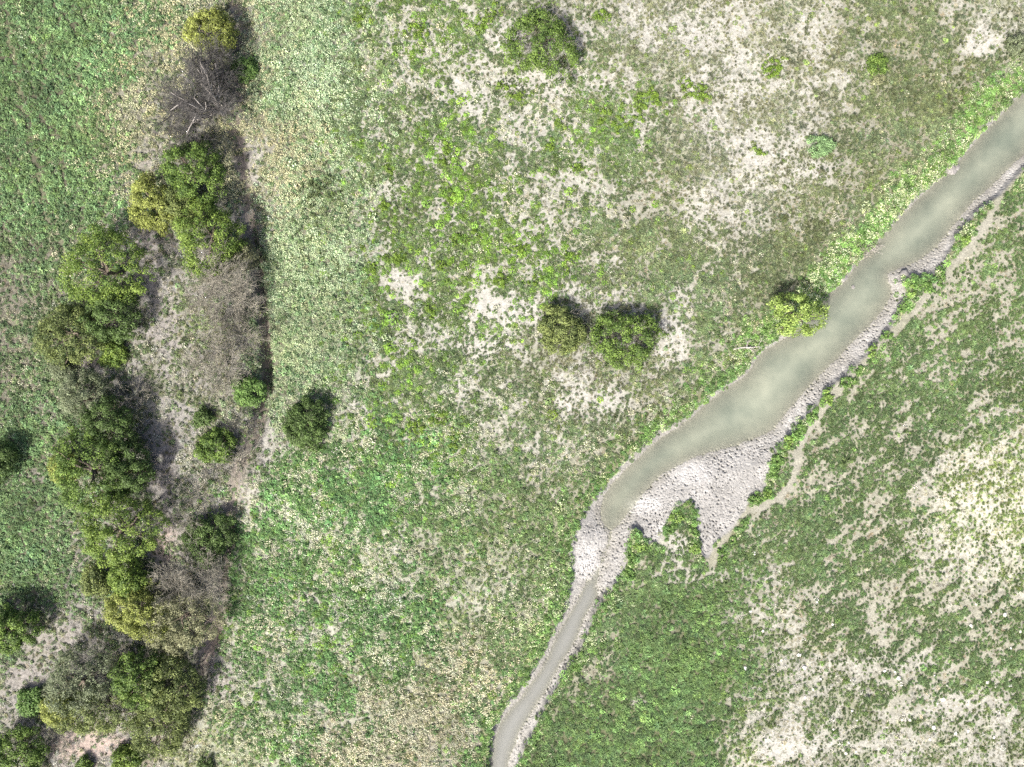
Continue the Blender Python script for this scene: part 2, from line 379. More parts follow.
# river bed: every coarse cell in the corridor split 5 x 5, trampled by hooves
FS = 6
rI, rJ = I[isriver], J[isriver]
base_i = rI[:, None] * FS + np.tile(np.arange(FS), FS)[None]; base_j = rJ[:, None] * FS + np.repeat(np.arange(FS), FS)[None]
base_i = base_i.ravel(); base_j = base_j.ravel(); NXF = nx * FS + 1
q = np.stack([base_j * NXF + base_i, base_j * NXF + base_i + 1, (base_j + 1) * NXF + base_i + 1, (base_j + 1) * NXF + base_i], 1)
used, inv = np.unique(q, return_inverse=True); q = inv.reshape(q.shape)
ui = used % NXF; uj = used // NXF
def fine(ax, u): k = u // FS; t = (u % FS) / FS; return ax[k] * (1 - t) + ax[np.minimum(k + 1, len(ax) - 1)] * t
bx, by = fine(gx, ui), fine(gy, uj)
# corridor heights: coarse bilinear at its rim, true raster within
bz = samp(ZR, bx, by)
do = samp(D_out, bx, by); dw = samp(D_pool, bx, by)
def pits(x, y, size, seed, share=1.0):
    cx = np.floor(x / size); cy = np.floor(y / size); best = np.full(x.shape, 9.0)
    for a in (-1, 0, 1):
        for b in (-1, 0, 1):
            hx = (cx + a + hsh(cx + a, cy + b, seed)) * size; hy = (cy + b + hsh(cx + a, cy + b, seed + 5)) * size
            rad = .6 + .8 * hsh(cx + a, cy + b, seed + 9); skip = np.where(hsh(cx + a, cy + b, seed + 12) > share, 9.0, 0.0)
            best = np.minimum(best, np.hypot(x - hx, y - hy) / size / rad + skip)
    return best
wbx = bx + (fbm(bx, by, .5, 81, 2) - .5) * .3; wby = by + (fbm(bx, by, .5, 83, 2) - .5) * .3
p1 = pits(wbx, wby, 0.25, 3, .85); p2 = pits(wbx, wby, 0.5, 13, .6)
mudk = (1 - sstep(-.25, -.02, do)) * sstep(-.45, .15, dw) * (0.1 + 1.3 * fbm(bx, by, 1.6, 99, 3)) * (.3 + .7 * sstep(.4, 1.4, samp(D_left, bx, by)))
lump = fbm(bx, by, .35, 55, 3) - .5
bz = bz + mudk * (-.15 * (1 - sstep(.13, .27, p1)) - .2 * (1 - sstep(.1, .2, p2)) + .05 * lump)
bcol, bwet = soil_colour(bx, by)
rim = (do > -.1); 
link('riverbed', mesh_np('riverbed', np.stack([bx, by, bz], 1), q, {'soil': bcol, 'wet': bwet}, True, M_soil), kind='structure')

# water: turbid, grey-green, clear only where it is a few centimetres deep
def water_material():
    m, nt, out = new_mat('turbid_water')
    d = N(nt, 'ShaderNodeAttribute', attribute_name='depth'); geo = N(nt, 'ShaderNodeNewGeometry')
    n1 = N(nt, 'ShaderNodeTexNoise'); n1.inputs['Scale'].default_value = .22; n1.inputs['Detail'].default_value = 5; n1.inputs['Roughness'].default_value = .6
    n2 = N(nt, 'ShaderNodeTexNoise'); n2.inputs['Scale'].default_value = 3.5; n2.inputs['Detail'].default_value = 3
    for n in (n1, n2): nt.links.new(geo.outputs['Position'], n.inputs['Vector'])
    r = N(nt, 'ShaderNodeValToRGB'); r.color_ramp.elements[0].color = (.115, .135, .108, 1); r.color_ramp.elements[1].color = (.215, .23, .18, 1)
    r.color_ramp.elements[0].position = .32; r.color_ramp.elements[1].position = .68
    nt.links.new(n1.outputs[0], r.inputs[0])
    b = N(nt, 'ShaderNodeBump'); b.inputs['Strength'].default_value = .25; b.inputs['Distance'].default_value = .04; nt.links.new(n2.outputs[0], b.inputs['Height'])
    p = N(nt, 'ShaderNodeBsdfPrincipled'); p.inputs['Roughness'].default_value = .12; p.inputs['IOR'].default_value = 1.33
    si_ = N(nt, 'ShaderNodeAttribute', attribute_name='silt'); mc = N(nt, 'ShaderNodeMix', data_type='RGBA')
    nt.links.new(si_.outputs['Fac'], mc.inputs[0]); nt.links.new(r.outputs[0], mc.inputs[6]); mc.inputs[7].default_value = (.182, .187, .176, 1)
    nt.links.new(mc.outputs[2], p.inputs['Base Color']); nt.links.new(b.outputs[0], p.inputs['Normal'])
    t = N(nt, 'ShaderNodeBsdfTransparent'); t.inputs[0].default_value = (.90, .91, .86, 1)
    mx = N(nt, 'ShaderNodeMixShader')
    a = math_n(nt, 'SUBTRACT', 1.0, math_n(nt, 'POWER', 2.718, math_n(nt, 'MULTIPLY', math_n(nt, 'MULTIPLY', d.outputs['Fac'], -4.5), math_n(nt, 'MULTIPLY_ADD', si_.outputs['Fac'], 5.0, 1.0))))
    a = math_n(nt, 'MAXIMUM', a, 0.06)
    nt.links.new(a, mx.inputs[0]); nt.links.new(t.outputs[0], mx.inputs[1]); nt.links.new(p.outputs[0], mx.inputs[2]); nt.links.new(mx.outputs[0], out.inputs[0])
    return m
wm = inner & (cd < 0.0)
qq = quads[wm]; used, inv = np.unique(qq, return_inverse=True); qq = inv.reshape(qq.shape)
dep = np.clip(WL - samp(ZR, fx[used], fy[used]), 0, 2)
link('water', mesh_np('water', np.stack([fx[used], fy[used], np.full(len(used), WL)], 1), qq, {'depth': dep, 'silt': sstep(515, 600, 383.5 - fy[used] / S)}, True, water_material()), kind='structure')

# ------------------------------------------------------------------ low plants: prototypes and scattering
def blades(rng, n, width, hgt, spread, segs=2):
    V = []; F = []
    for k in range(n):
        a = rng.uniform(0, 2 * math.pi); L = rng.uniform(.55, 1.0) * spread; h = hgt * rng.uniform(.5, 1.0)
        bx_, by_ = rng.normal(0, .16, 2); d = np.array((math.cos(a), math.sin(a), 0)); s = np.array((-d[1], d[0], 0)) * width * rng.uniform(.7, 1.3)
        p0 = np.array((bx_, by_, -.05)); p1 = p0 + d * L * .45 + np.array((0, 0, h)); p2 = p0 + d * L + np.array((0, 0, h * rng.uniform(.45, 1.0)))
        i = len(V); V += [p0 - s * .6, p0 + s * .6, p1 + s, p1 - s, p2 + s * .15, p2 - s * .15]; F += [(i, i + 1, i + 2, i + 3), (i + 3, i + 2, i + 4, i + 5)]
    return V, F
def leaves(rng, n, length, width, rad, hgt, tilt=.5):
    V = []; F = []
    for k in range(n):
        a = rng.uniform(0, 2 * math.pi); rr = rad * math.sqrt(rng.uniform(0, 1)); z = hgt * (1 - (rr / rad) ** 2 * .7) * rng.uniform(.45, 1.0)
        c = np.array((rr * math.cos(a), rr * math.sin(a), z)); b = a + rng.normal(0, .8)
        d = np.array((math.cos(b), math.sin(b), -rng.uniform(-.3, 1) * tilt)); d /= np.linalg.norm(d); s = np.cross(d, (0, 0, 1.)); s /= np.linalg.norm(s)
        nn = np.cross(s, d); roll = rng.normal(0, .5); s = s * math.cos(roll) + nn * math.sin(roll)
        L = length * rng.uniform(.6, 1.2) * .5; w = width * rng.uniform(.7, 1.2) * .5
        i = len(V); V += [c - d * L, c + s * w, c + d * L, c - s * w]; F += [(i, i + 1, i + 2, i + 3)]
    return V, F
def proto(kind, seed):
    rng = np.random.default_rng(seed); mi = None
    if kind == 'grass': V, F = blades(rng, 34, .06, .85, 1.0)
    elif kind == 'dry': V, F = blades(rng, 22, .045, .28, 1.0)
    elif kind == 'herb': V, F = leaves(rng, 34, .62, .30, .85, 1.15)
    elif kind in ('weed', 'scrub'): V, F = leaves(rng, 60, .42, .24, .95, .8, .4)
    elif kind == 'flower':
        V, F = leaves(rng, 26, .5, .2, .9, .8); n0 = len(F)
        V2, F2 = leaves(rng, 16, .36, .3, .95, .95, .15); F2 = [tuple(i + len(V) for i in f) for f in F2]
        for f in F2: pass
        V2 = [v + np.array((0, 0, .14)) for v in V2]; V = V + V2; F = F + F2; mi = [0] * n0 + [1] * len(F2)
    return bpy.data.objects.new('proto_' + kind, mesh_np('low_plant_' + kind, V, F, None, False, [M_herb, M_flow], mi))

def scatter_object(name, kind, x, y, scl, tint, tint2, label, cat, nvar=4):
    n = len(x); rng = np.random.default_rng(n)
    me = bpy.data.meshes.new(name); me.vertices.add(n)
    me.vertices.foreach_set('co', np.stack([x, y, gz(x, y)], 1).astype(np.float32).ravel())
    def fl(nm, v, t='FLOAT'):
        a = me.attributes.new(nm, t, 'POINT'); a.data.foreach_set('value', v)
    fl('scl', scl.astype(np.float32)); fl('rotz', rng.uniform(0, 6.283, n).astype(np.float32)); fl('var', rng.integers(0, nvar, n).astype(np.int32), 'INT')
    for nm, t in (('tint', tint), ('tint2', tint2)):
        a = me.attributes.new(nm, 'FLOAT_COLOR', 'POINT'); c4 = np.ones((n, 4), np.float32); c4[:, :3] = t; a.data.foreach_set('color', c4.ravel())
    me.materials.append(M_herb)
    o = link(name, me, kind='stuff', label=label, category=cat)
    ng = bpy.data.node_groups.new(name, 'GeometryNodeTree')
    ng.interface.new_socket('Geometry', in_out='INPUT', socket_type='NodeSocketGeometry'); ng.interface.new_socket('Geometry', in_out='OUTPUT', socket_type='NodeSocketGeometry')
    gi = ng.nodes.new('NodeGroupInput'); go = ng.nodes.new('NodeGroupOutput'); jn = ng.nodes.new('GeometryNodeJoinGeometry')
    for v in range(nvar):
        oi = ng.nodes.new('GeometryNodeObjectInfo'); oi.inputs['Object'].default_value = proto(kind, v * 11 + 5); oi.inputs['As Instance'].default_value = True
        ng.links.new(oi.outputs['Geometry'], jn.inputs[0])
    ip = ng.nodes.new('GeometryNodeInstanceOnPoints'); ip.inputs['Pick Instance'].default_value = True
    def na(nm, t):
        k = ng.nodes.new('GeometryNodeInputNamedAttribute'); k.data_type = t; k.inputs['Name'].default_value = nm; return k.outputs[0]
    cx = ng.nodes.new('ShaderNodeCombineXYZ'); ng.links.new(na('rotz', 'FLOAT'), cx.inputs[2])
    ng.links.new(gi.outputs[0], ip.inputs['Points']); ng.links.new(jn.outputs[0], ip.inputs['Instance'])
    ng.links.new(na('var', 'INT'), ip.inputs['Instance Index']); ng.links.new(cx.outputs[0], ip.inputs['Rotation']); ng.links.new(na('scl', 'FLOAT'), ip.inputs['Scale'])
    ng.links.new(ip.outputs[0], go.inputs[0])
    md = o.modifiers.new('scatter', 'NODES'); md.node_group = ng
    return o

# what grows where: letter -> {species: (plants per square metre, size, leaf colour, [flower colour], patchiness 0..1)}
MIX = {
 'a': {'herb': (26, .20, (.105, .168, .068), .3), 'flower': (2.0, .2, (.10, .14, .06), .4, (.34, .38, .24)), 'weed': (1.5, .24, (.095, .155, .05), .3)},
 'A': {'herb': (21, .19, (.095, .14, .058), .72), 'dry': (8, .22, (.20, .18, .13), .3), 'flower': (5, .18, (.10, .12, .06), .6, (.36, .36, .26))},
 'b': {'flower': (24, .2, (.135, .15, .075), .4, (.46, .45, .28)), 'dry': (5, .2, (.26, .23, .18), .3), 'herb': (3, .18, (.11, .145, .065), .6)},
 'c': {'flower': (24, .2, (.115, .18, .078), .3, (.39, .46, .28)), 'herb': (8, .2, (.10, .155, .068), .4), 'dry': (2, .2, (.24, .22, .16), .3)},
 'd': {'grass': (36, .165, (.10, .138, .06), .9), 'dry': (3, .17, (.30, .28, .2), .5), 'weed': (1.6, .22, (.11, .17, .03), .85), 'flower': (5, .16, (.13, .15, .08), .85, (.44, .44, .33)), 'herb': (3, .16, (.095, .135, .05), .85)},
 'D': {'grass': (32, .165, (.10, .138, .052), .88), 'dry': (3, .17, (.30, .28, .2), .5), 'weed': (5.4, .25, (.108, .185, .027), .85), 'flower': (4, .16, (.13, .15, .08), .8, (.42, .42, .30)), 'herb': (5, .17, (.09, .14, .042), .8)},
 'e': {'grass': (26, .14, (.135, .145, .085), .9), 'dry': (14, .15, (.27, .265, .19), .5), 'weed': (.8, .2, (.12, .165, .045), .95)},
 'f': {'grass': (44, .175, (.108, .132, .062), .75), 'dry': (4, .18, (.26, .23, .15), .4), 'weed': (.5, .22, (.10, .15, .035), .9), 'flower': (2, .16, (.13, .14, .08), .8, (.4, .38, .28))},
 'g': {'grass': (26, .2, (.086, .138, .05), .45), 'weed': (8, .24, (.096, .158, .048), .5), 'dry': (3, .18, (.26, .24, .15), .5)},
 'h': {'flower': (11, .22, (.13, .185, .06), .4, (.43, .47, .29)), 'weed': (9, .25, (.105, .185, .048), .5), 'herb': (6, .2, (.10, .16, .052), .4)},
 'H': {'weed': (8, .23, (.10, .175, .045), .5), 'herb': (10, .2, (.095, .165, .05), .45), 'flower': (5, .2, (.12, .18, .06), .5, (.42, .46, .27)), 'grass': (6, .18, (.09, .14, .048), .5)},
 'o': {'grass': (24, .175, (.095, .135, .052), .75), 'herb': (9, .18, (.088, .145, .05), .7), 'flower': (13, .17, (.125, .15, .07), .85, (.44, .44, .32)), 'dry': (3, .18, (.27, .25, .18), .4), 'weed': (.9, .22, (.10, .165, .035), .9)},
 'i': {'grass': (46, .16, (.096, .142, .056), .88), 'dry': (5, .17, (.28, .255, .18), .4), 'weed': (1.5, .2, (.09, .15, .04), .8)},
 'j': {'grass': (18, .15, (.10, .138, .052), .95), 'dry': (13, .15, (.29, .285, .205), .5), 'weed': (1.0, .19, (.095, .15, .04), .9), 'flower': (1.2, .16, (.2, .2, .14), .7, (.56, .54, .48))},
 'J': {'grass': (26, .15, (.14, .185, .06), .8), 'dry': (14, .15, (.36, .365, .23), .4)},  # grass paled too, as part of the painted sun glow
 'k': {'dry': (12, .19, (.27, .255, .22), .5), 'herb': (7, .18, (.09, .125, .052), .85), 'grass': (7, .18, (.14, .145, .085), .85), 'flower': (6, .18, (.13, .14, .09), .85, (.40, .39, .32))},
 'l': {'dry': (16, .15, (.28, .285, .17), .3), 'grass': (6, .16, (.12, .15, .055), .85), 'flower': (4, .16, (.16, .18, .09), .6, (.44, .45, .28))},
 'm': {'herb': (24, .19, (.085, .158, .052), .88), 'flower': (17, .18, (.115, .155, .065), .85, (.45, .46, .33)), 'weed': (2, .24, (.10, .175, .032), .85), 'dry': (3, .18, (.28, .26, .19), .4), 'grass': (12, .18, (.085, .14, .048), .88)},
 'n': {'flower': (20, .18, (.135, .145, .075), .5, (.44, .42, .30)), 'dry': (7, .18, (.24, .21, .155), .3), 'grass': (9, .18, (.11, .125, .055), .7), 'herb': (4, .18, (.095, .14, .05), .85)},
 'w': {'herb': (8, .18, (.09, .17, .05), .5)},
}
SPEC = [('grass', 'short_grass', 'short olive and green grass tufts across the meadow', 'grass'), ('dry', 'dry_grass', 'dry straw coloured grass and litter on the bare soil', 'dry grass'),
        ('herb', 'leafy_herbs', 'low leafy green herbs carpeting the field', 'herbs'), ('flower', 'flowering_herbs', 'pale cream flowering herbs spread over the meadow', 'flowering herbs'),
        ('weed', 'bright_weeds', 'bright yellow-green weeds dotted through the grass', 'weeds')]
AX, AY = 58.5, 45.5
crowns_px = []          # filled by the trees: no tall herb grows right at a trunk
for si, (sp, oname, lab, cat) in enumerate(SPEC):
    rng = np.random.default_rng(100 + si)
    dmax = max(m[sp][0] for m in MIX.values() if sp in m)
    n = int(dmax * 4 * AX * AY); x = rng.uniform(-AX, AX, n); y = rng.uniform(-AY, AY, n)
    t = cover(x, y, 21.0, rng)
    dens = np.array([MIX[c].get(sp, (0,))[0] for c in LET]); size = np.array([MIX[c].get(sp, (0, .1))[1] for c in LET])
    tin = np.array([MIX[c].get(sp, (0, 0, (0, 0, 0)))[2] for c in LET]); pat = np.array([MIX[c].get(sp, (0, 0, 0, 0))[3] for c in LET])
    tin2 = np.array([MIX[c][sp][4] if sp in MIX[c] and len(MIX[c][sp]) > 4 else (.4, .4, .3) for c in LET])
    # patches: green plants share the same islands, so that bare soil shows between them
    sz = 1.9
    ppx, ppy = PX(x, y); base_n = patch_noise(x, y)
    if sp == 'flower': base_n = .45 * (1 - base_n) + .55 * (.5 + (fbm(x + y * .3, y - x * .3, 2.6, 261, 4) - .5) * 1.5)
    pn = base_n if sp in ('grass', 'herb', 'flower') else (fbm(x, y, 1.9, 233, 4) if sp == 'weed' else fbm(x, y, 3.0, 251, 3))
    p = dens[t] / dmax
    th = np.where(LETV[t] == 'i', .49, .47); cov = sstep(th - .08, th + .08, pn)
    p = p * (1 - pat[t] * (1 - cov))
    b = bare(x, y)
    p = p * (1 - b * (.5 if sp == 'dry' else .86))
    do_ = samp(D_out, x, y) + rng.normal(0, .14, n); p = p * np.where(samp(D_left, x, y) < samp(D_right, x, y), sstep(-.38, .05, do_), sstep(-.25, .2, do_))
    p = p * sstep(.25, .6, samp(D_path, x, y)) * (.35 + .65 * sstep(.3, 1.0, samp(D_gul, x, y)))
    if sp != 'dry': p = p * (.4 + .6 * sstep(.15, .6, samp(D_pf, x, y)))
    rowc = (ppx - .38 * ppy + (fbm(x, y, 5, 371, 3) - .5) * 36) / 30.0; rowd = np.abs(rowc - np.round(rowc))
    fieldk = (1 - sstep(110, 170, ppx)) * (1 - sstep(250, 330, ppy))
    p = p * (1 - .75 * fieldk * (1 - sstep(.04, .10, rowd)) * sstep(.4, .5, fbm(x, y, 3, 373, 2)))
    keep = rng.random(n) < p
    x, y, t = x[keep], y[keep], t[keep]; m = len(x)
    big = fbm(x, y, 6.0, 301 + si, 3) - .5; mid = fbm(x, y, 1.1, 311 + si, 2) - .5
    s = size[t] * rng.lognormal(0, .28, m) * (1 + .5 * big)
    c = tin[t] * (1 + .7 * big + .6 * mid)[:, None] * rng.lognormal(0, .3, (m, 1))
    warm = (fbm(x, y, 3.5, 331 + si, 2) - .5)[:, None] * .35 + rng.normal(0, .12, (m, 1))
    c = c * (1.22 if sp != 'dry' else .8) * (1 + (warm - .06) * np.array((.42, .1, -.3)))
    c2 = tin2[t] * (1 + .5 * big[:, None]) * rng.lognormal(0, .14, (m, 1)) * (1 + warm * np.array((.3, .05, -.25)))
    scatter_object(oname, sp, x, y, s, np.clip(c, .01, .8), np.clip(c2, .02, .85), lab, cat)
    print('SCATTER', oname, m)

# ------------------------------------------------------------------ trees and shrubs
def tubes(segs, sides=5):
    segs = np.asarray(segs, float); p0 = segs[:, 0:3]; p1 = segs[:, 3:6]; r0 = segs[:, 6:7]; r1 = segs[:, 7:8]
    d = p1 - p0; d /= np.linalg.norm(d, axis=1, keepdims=True) + 1e-9
    ref = np.where(np.abs(d[:, 2:3]) > .9, np.array([[1., 0, 0]]), np.array([[0, 0, 1.]]))
    u = np.cross(d, ref); u /= np.linalg.norm(u, axis=1, keepdims=True); v = np.cross(d, u)
    V = []; 
    for k in range(sides):
        a = 2 * math.pi * k / sides; V.append(p0 + (u * math.cos(a) + v * math.sin(a)) * r0)
    for k in range(sides):
        a = 2 * math.pi * k / sides; V.append(p1 + (u * math.cos(a) + v * math.sin(a)) * r1)
    V = np.stack(V, 1).reshape(-1, 3); n = len(segs); b = np.arange(n)[:, None] * (2 * sides)
    F = np.concatenate([np.concatenate([b + k, b + (k + 1) % sides, b + sides + (k + 1) % sides, b + sides + k], 1) for k in range(sides)])
    return V, F
def curve_segs(rng, p0, p1, r0, r1, n=5, wob=.1):
    p0 = np.array(p0, float); p1 = np.array(p1, float); L = np.linalg.norm(p1 - p0); out = []; prev = p0; pr = r0
    for k in range(1, n + 1):
        t = k / n; q_ = p0 + (p1 - p0) * t + (rng.normal(0, wob * L * math.sin(t * math.pi) * .6, 3) if k < n else 0)
        r = r0 + (r1 - r0) * t; out.append((*prev, *q_, pr, r)); prev = q_; pr = r
    return out
def twig_tree(rng, start, d, L, r, depth, out, up=.25, spread=.6, nb=4):
    p = np.array(start, float); d = np.array(d, float); k = 3; node = [p]
    for i in range(k):
        d2 = d + rng.normal(0, .16, 3) + np.array((0, 0, up * .12)); d2 /= np.linalg.norm(d2)
        q_ = p + d2 * L / k; q_[2] = max(q_[2], .05); out.append((*p, *q_, r * (1 - i * .22), r * (1 - (i + 1) * .22))); p = q_; d = d2; node.append(p)
    if depth <= 0: return
    for b in range(nb):
        t = rng.integers(1, k + 1); st = node[t]
        d3 = d + rng.normal(0, spread, 3); d3 /= np.linalg.norm(d3)
        twig_tree(rng, st, d3, L * rng.uniform(.5, .8), r * .52, depth - 1, out, up, spread, nb)

def leaf_cloud(rng, C, Nn, L, wr):
    n = len(C); ref = rng.normal(0, 1, (n, 3)); u = np.cross(Nn, ref); u /= np.linalg.norm(u, axis=1, keepdims=True) + 1e-9; v = np.cross(Nn, u)
    L = L[:, None]; fold = Nn * L * rng.uniform(-.12, .12, (n, 1))
    V = np.stack([C - u * L * .5, C + v * L * wr * .5 + fold, C + u * L * .5, C - v * L * wr * .5 + fold], 1).reshape(-1, 3)
    F = np.arange(n * 4).reshape(n, 4); return V, F

KINDS = {   # dark leaf, light leaf, leaf length, density factor, lobes factor, share of outer yellowing
 'green':  ((.035, .062, .014), (.115, .168, .034), .18, 1.0),
 'bright': ((.045, .078, .014), (.15, .20, .04), .18, 1.0),
 'yellow': ((.085, .095, .02), (.215, .235, .06), .18, .9),
 'olive':  ((.05, .066, .022), (.145, .168, .052), .17, .9),
 'grey':   ((.07, .08, .042), (.15, .17, .10), .15, .75),
 'brown':  ((.09, .09, .045), (.20, .195, .11), .15, .8),
 'dark':   ((.03, .048, .013), (.08, .122, .034), .17, 1.0),
 'willow': ((.075, .11, .02), (.225, .29, .075), .2, .8),
 'lush':   ((.05, .095, .022), (.12, .185, .05), .2, 1.0),
 'lime':   ((.08, .13, .025), (.17, .24, .06), .2, .9),
 'mint':   ((.09, .14, .06), (.16, .24, .105), .16, .8),
 'scrub':  ((.05, .062, .025), (.10, .125, .05), .15, .7),
 'weed':   ((.065, .105, .014), (.115, .17, .024), .16, .8),
}
def plant_base(px, py, hc):
    k = (H - hc) / H; x, y = W(px, py); return float(x) * k, float(y) * k, k
def make_tree(name, px, py, rp, h, kind, label, cat, seed, squash=(1.0, 1.0), ang=0.0, bush=False, group=None, twigs=0, gap=0.0):
    rng = np.random.default_rng(seed + 1000)
    dk, lt, ls, dens = KINDS[kind]; dk = np.array(dk); lt = np.array(lt)
    hc = h * (.55 if not bush else .5)
    x, y, k = plant_base(px, py, hc); r = rp * S * k * 1.04
    z0 = float(gz(np.array([x]), np.array([y]))[0])
    root = link(name, None, loc=(x, y, z0), label=label, category=cat)
    if group: root['group'] = group
    zc = h * (.42 if not bush else .30); vz = h - zc
    # lobes over the dome
    nl = int(min(170, 12 + r * r * 13))
    i = np.arange(nl) + .5; ph = i * 2.39996 + rng.normal(0, .25, nl); ct = 1 - i / nl * 1.18
    ct = np.clip(ct + rng.normal(0, .07, nl), -.45, 1); st = np.sqrt(1 - ct ** 2)
    bulge = 1 + .22 * np.sin(ph * 2 + rng.uniform(0, 6)) * rng.uniform(.3, 1) + .16 * np.sin(ph * 3 + rng.uniform(0, 6)) * rng.uniform(.3, 1) + rng.normal(0, .09, nl)
    rl = np.minimum(rng.uniform(.30, .60, nl), r * rng.uniform(.28, .4, nl))
    if kind in ('weed', 'scrub'): rl = rng.uniform(.14, .27, nl); bulge = bulge * rng.uniform(.35, 1.25, nl); h_ = h
    P = np.stack([st * np.cos(ph) * (r - rl * .75) * bulge * squash[0], st * np.sin(ph) * (r - rl * .75) * bulge * squash[1], zc + ct * (vz - rl * .7) * rng.uniform(.68, 1.12, nl)], 1)
    ca, sa = math.cos(ang), math.sin(ang); P[:, 0], P[:, 1] = P[:, 0] * ca - P[:, 1] * sa, P[:, 0] * sa + P[:, 1] * ca
    P[:, 2] = np.maximum(P[:, 2], rl * .6)
    if gap: keep = rng.random(nl) > gap; P, rl = P[keep], rl[keep]; nl = len(rl)
    lobe_t = np.clip(rng.normal(.45, .32, nl), 0, 1)
    per = np.maximum(24, (rl / ls) ** 2 * 24 * dens).astype(int); tot = per.sum()
    cap = 13500
    if tot > cap: per = (per * cap / tot).astype(int); tot = per.sum()
    idx = np.repeat(np.arange(nl), per)
    d = rng.normal(0, 1, (tot, 3)); d[:, 2] = d[:, 2] * .9 + .25; d /= np.linalg.norm(d, axis=1, keepdims=True)
    shell = rl[idx] * rng.uniform(.35, 1.0, tot) ** .45 * (1 + .25 * np.sin(d[:, 0] * 5 + idx) * np.cos(d[:, 1] * 6 + idx * 2))
    stray = rng.random(tot) < .07; shell = np.where(stray, shell * rng.uniform(1.1, 1.6, tot), shell)
    C = P[idx] + d * shell[:, None] * np.array((1, 1, .85)); C[:, 2] = np.maximum(C[:, 2], .06)
    Nn = d + rng.normal(0, .38, (tot, 3)) + np.array((0, 0, .5)); Nn /= np.linalg.norm(Nn, axis=1, keepdims=True)
    V, F = leaf_cloud(rng, C, Nn, ls * rng.uniform(.6, 1.25, tot), .55)
    tt = np.clip(lobe_t[idx] * .9 + rng.normal(.08, .25, tot), 0, 1)[:, None]
    tint = (dk * (1 - tt) + lt * tt) * 1.35 * np.array((.95, 1.0, 1.0)) * rng.lognormal(0, .12, (tot, 1))
    link('crown', mesh_np('crown', V, F, {'tint': np.repeat(tint, 4, 0)}, False, M_leaf), root)
    # wood
    tr = max(.035, .045 * h * (.5 if bush else 1.0)); top = (rng.normal(0, .08 * r), rng.normal(0, .08 * r), zc * (1.0 if not bush else .6) + .1)
    V, F = tubes(curve_segs(rng, (0, 0, -.25), top, tr * 1.35, tr * .8, 4, .06), 7)
    trunk = link('trunk' if not bush else 'stem', mesh_np('trunk', V, F, None, True, M_bark), root)
    order = rng.permutation(nl)[:(7 if not bush else 4)]
    for o_ in order:
        V, F = tubes(curve_segs(rng, np.array(top) - np.array((0, 0, .06)), P[o_], tr * .6, tr * .12, 5, .09), 5)
        link('limb', mesh_np('limb', V, F, None, True, M_bark), trunk)
    if twigs:
        segs = []
        for w in range(twigs):
            a = rng.uniform(0, 6.283); dd = np.array((math.cos(a), math.sin(a), rng.uniform(.4, 1.3))); dd /= np.linalg.norm(dd)
            twig_tree(rng, (0, 0, zc * .4), dd, r * .75, .03, 3, segs, nb=4)
        V, F = tubes(segs, 3); link('dead_twigs', mesh_np('dead_twigs', V, F, None, False, M_twig), root)
    return root
def make_twiggy(name, px, py, rp, h, label, cat, seed, mat, limbs=9, depth=4, leafy=0, leafcol='grey', r0=.09, nb=4, lean=(0, 0), twmat=None):
    rng = np.random.default_rng(seed + 5000); hc = h * .5; x, y, k = plant_base(px, py, hc); r = rp * S * k
    root = link(name, None, loc=(x, y, float(gz(np.array([x]), np.array([y]))[0])), label=label, category=cat)
    allseg = []
    if rp <= 22: nb = 3
    V, F = tubes(curve_segs(rng, (0, 0, -.25), (0, 0, h * .22), r0 * 1.5, r0 * 1.1, 3, .05), 7); trunk = link('trunk', mesh_np('trunk', V, F, None, True, mat), root)
    tips = []
    for w in range(limbs):
        a = 6.283 * w / limbs + rng.normal(0, .25); el = rng.uniform(.35, 1.4)
        dd = np.array((math.cos(a) + lean[0], math.sin(a) + lean[1], el)); dd /= np.linalg.norm(dd)
        L = min(r * .62 / max(.3, math.hypot(dd[0], dd[1])), h * .62 / max(.2, dd[2]))
        sg = []; twig_tree(rng, (0, 0, h * .2), dd, L, r0 * .8, depth, sg, nb=nb, spread=.5)
        sg = np.array(sg); thick = sg[:, 6] > r0 * (.21 if twmat is None else .3); V, F = tubes(sg[thick], 5); link('limb', mesh_np('limb', V, F, None, True, mat), trunk)
        sg = sg[~thick]; allseg.append(sg); tips.append(sg[:, 3:6])
    sg = np.concatenate(allseg)
    if twmat: sg[:, 2] *= .78; sg[:, 5] *= .78
    sg[:, 6:8] = np.maximum(sg[:, 6:8], .008)
    V, F = tubes(sg, 3); link('twigs', mesh_np('twigs', V, F, None, False, twmat or mat), root)
    if leafy:
        tp = np.concatenate(tips); tp = tp[rng.integers(0, len(tp), leafy)] + rng.normal(0, .12, (leafy, 3)); tp[:, 2] = np.maximum(tp[:, 2], .08)
        dk, lt, ls, _ = KINDS[leafcol]; Nn = rng.normal(0, 1, (leafy, 3)); Nn[:, 2] += .6; Nn /= np.linalg.norm(Nn, axis=1, keepdims=True)
        V, F = leaf_cloud(rng, tp, Nn, ls * rng.uniform(.5, 1.0, leafy), .5); tt = rng.random((leafy, 1)); tint = np.array(dk) * (1 - tt) + np.array(lt) * tt
        link('crown', mesh_np('crown', V, F, {'tint': np.repeat(tint, 4, 0)}, False, M_leaf), root)
    return root

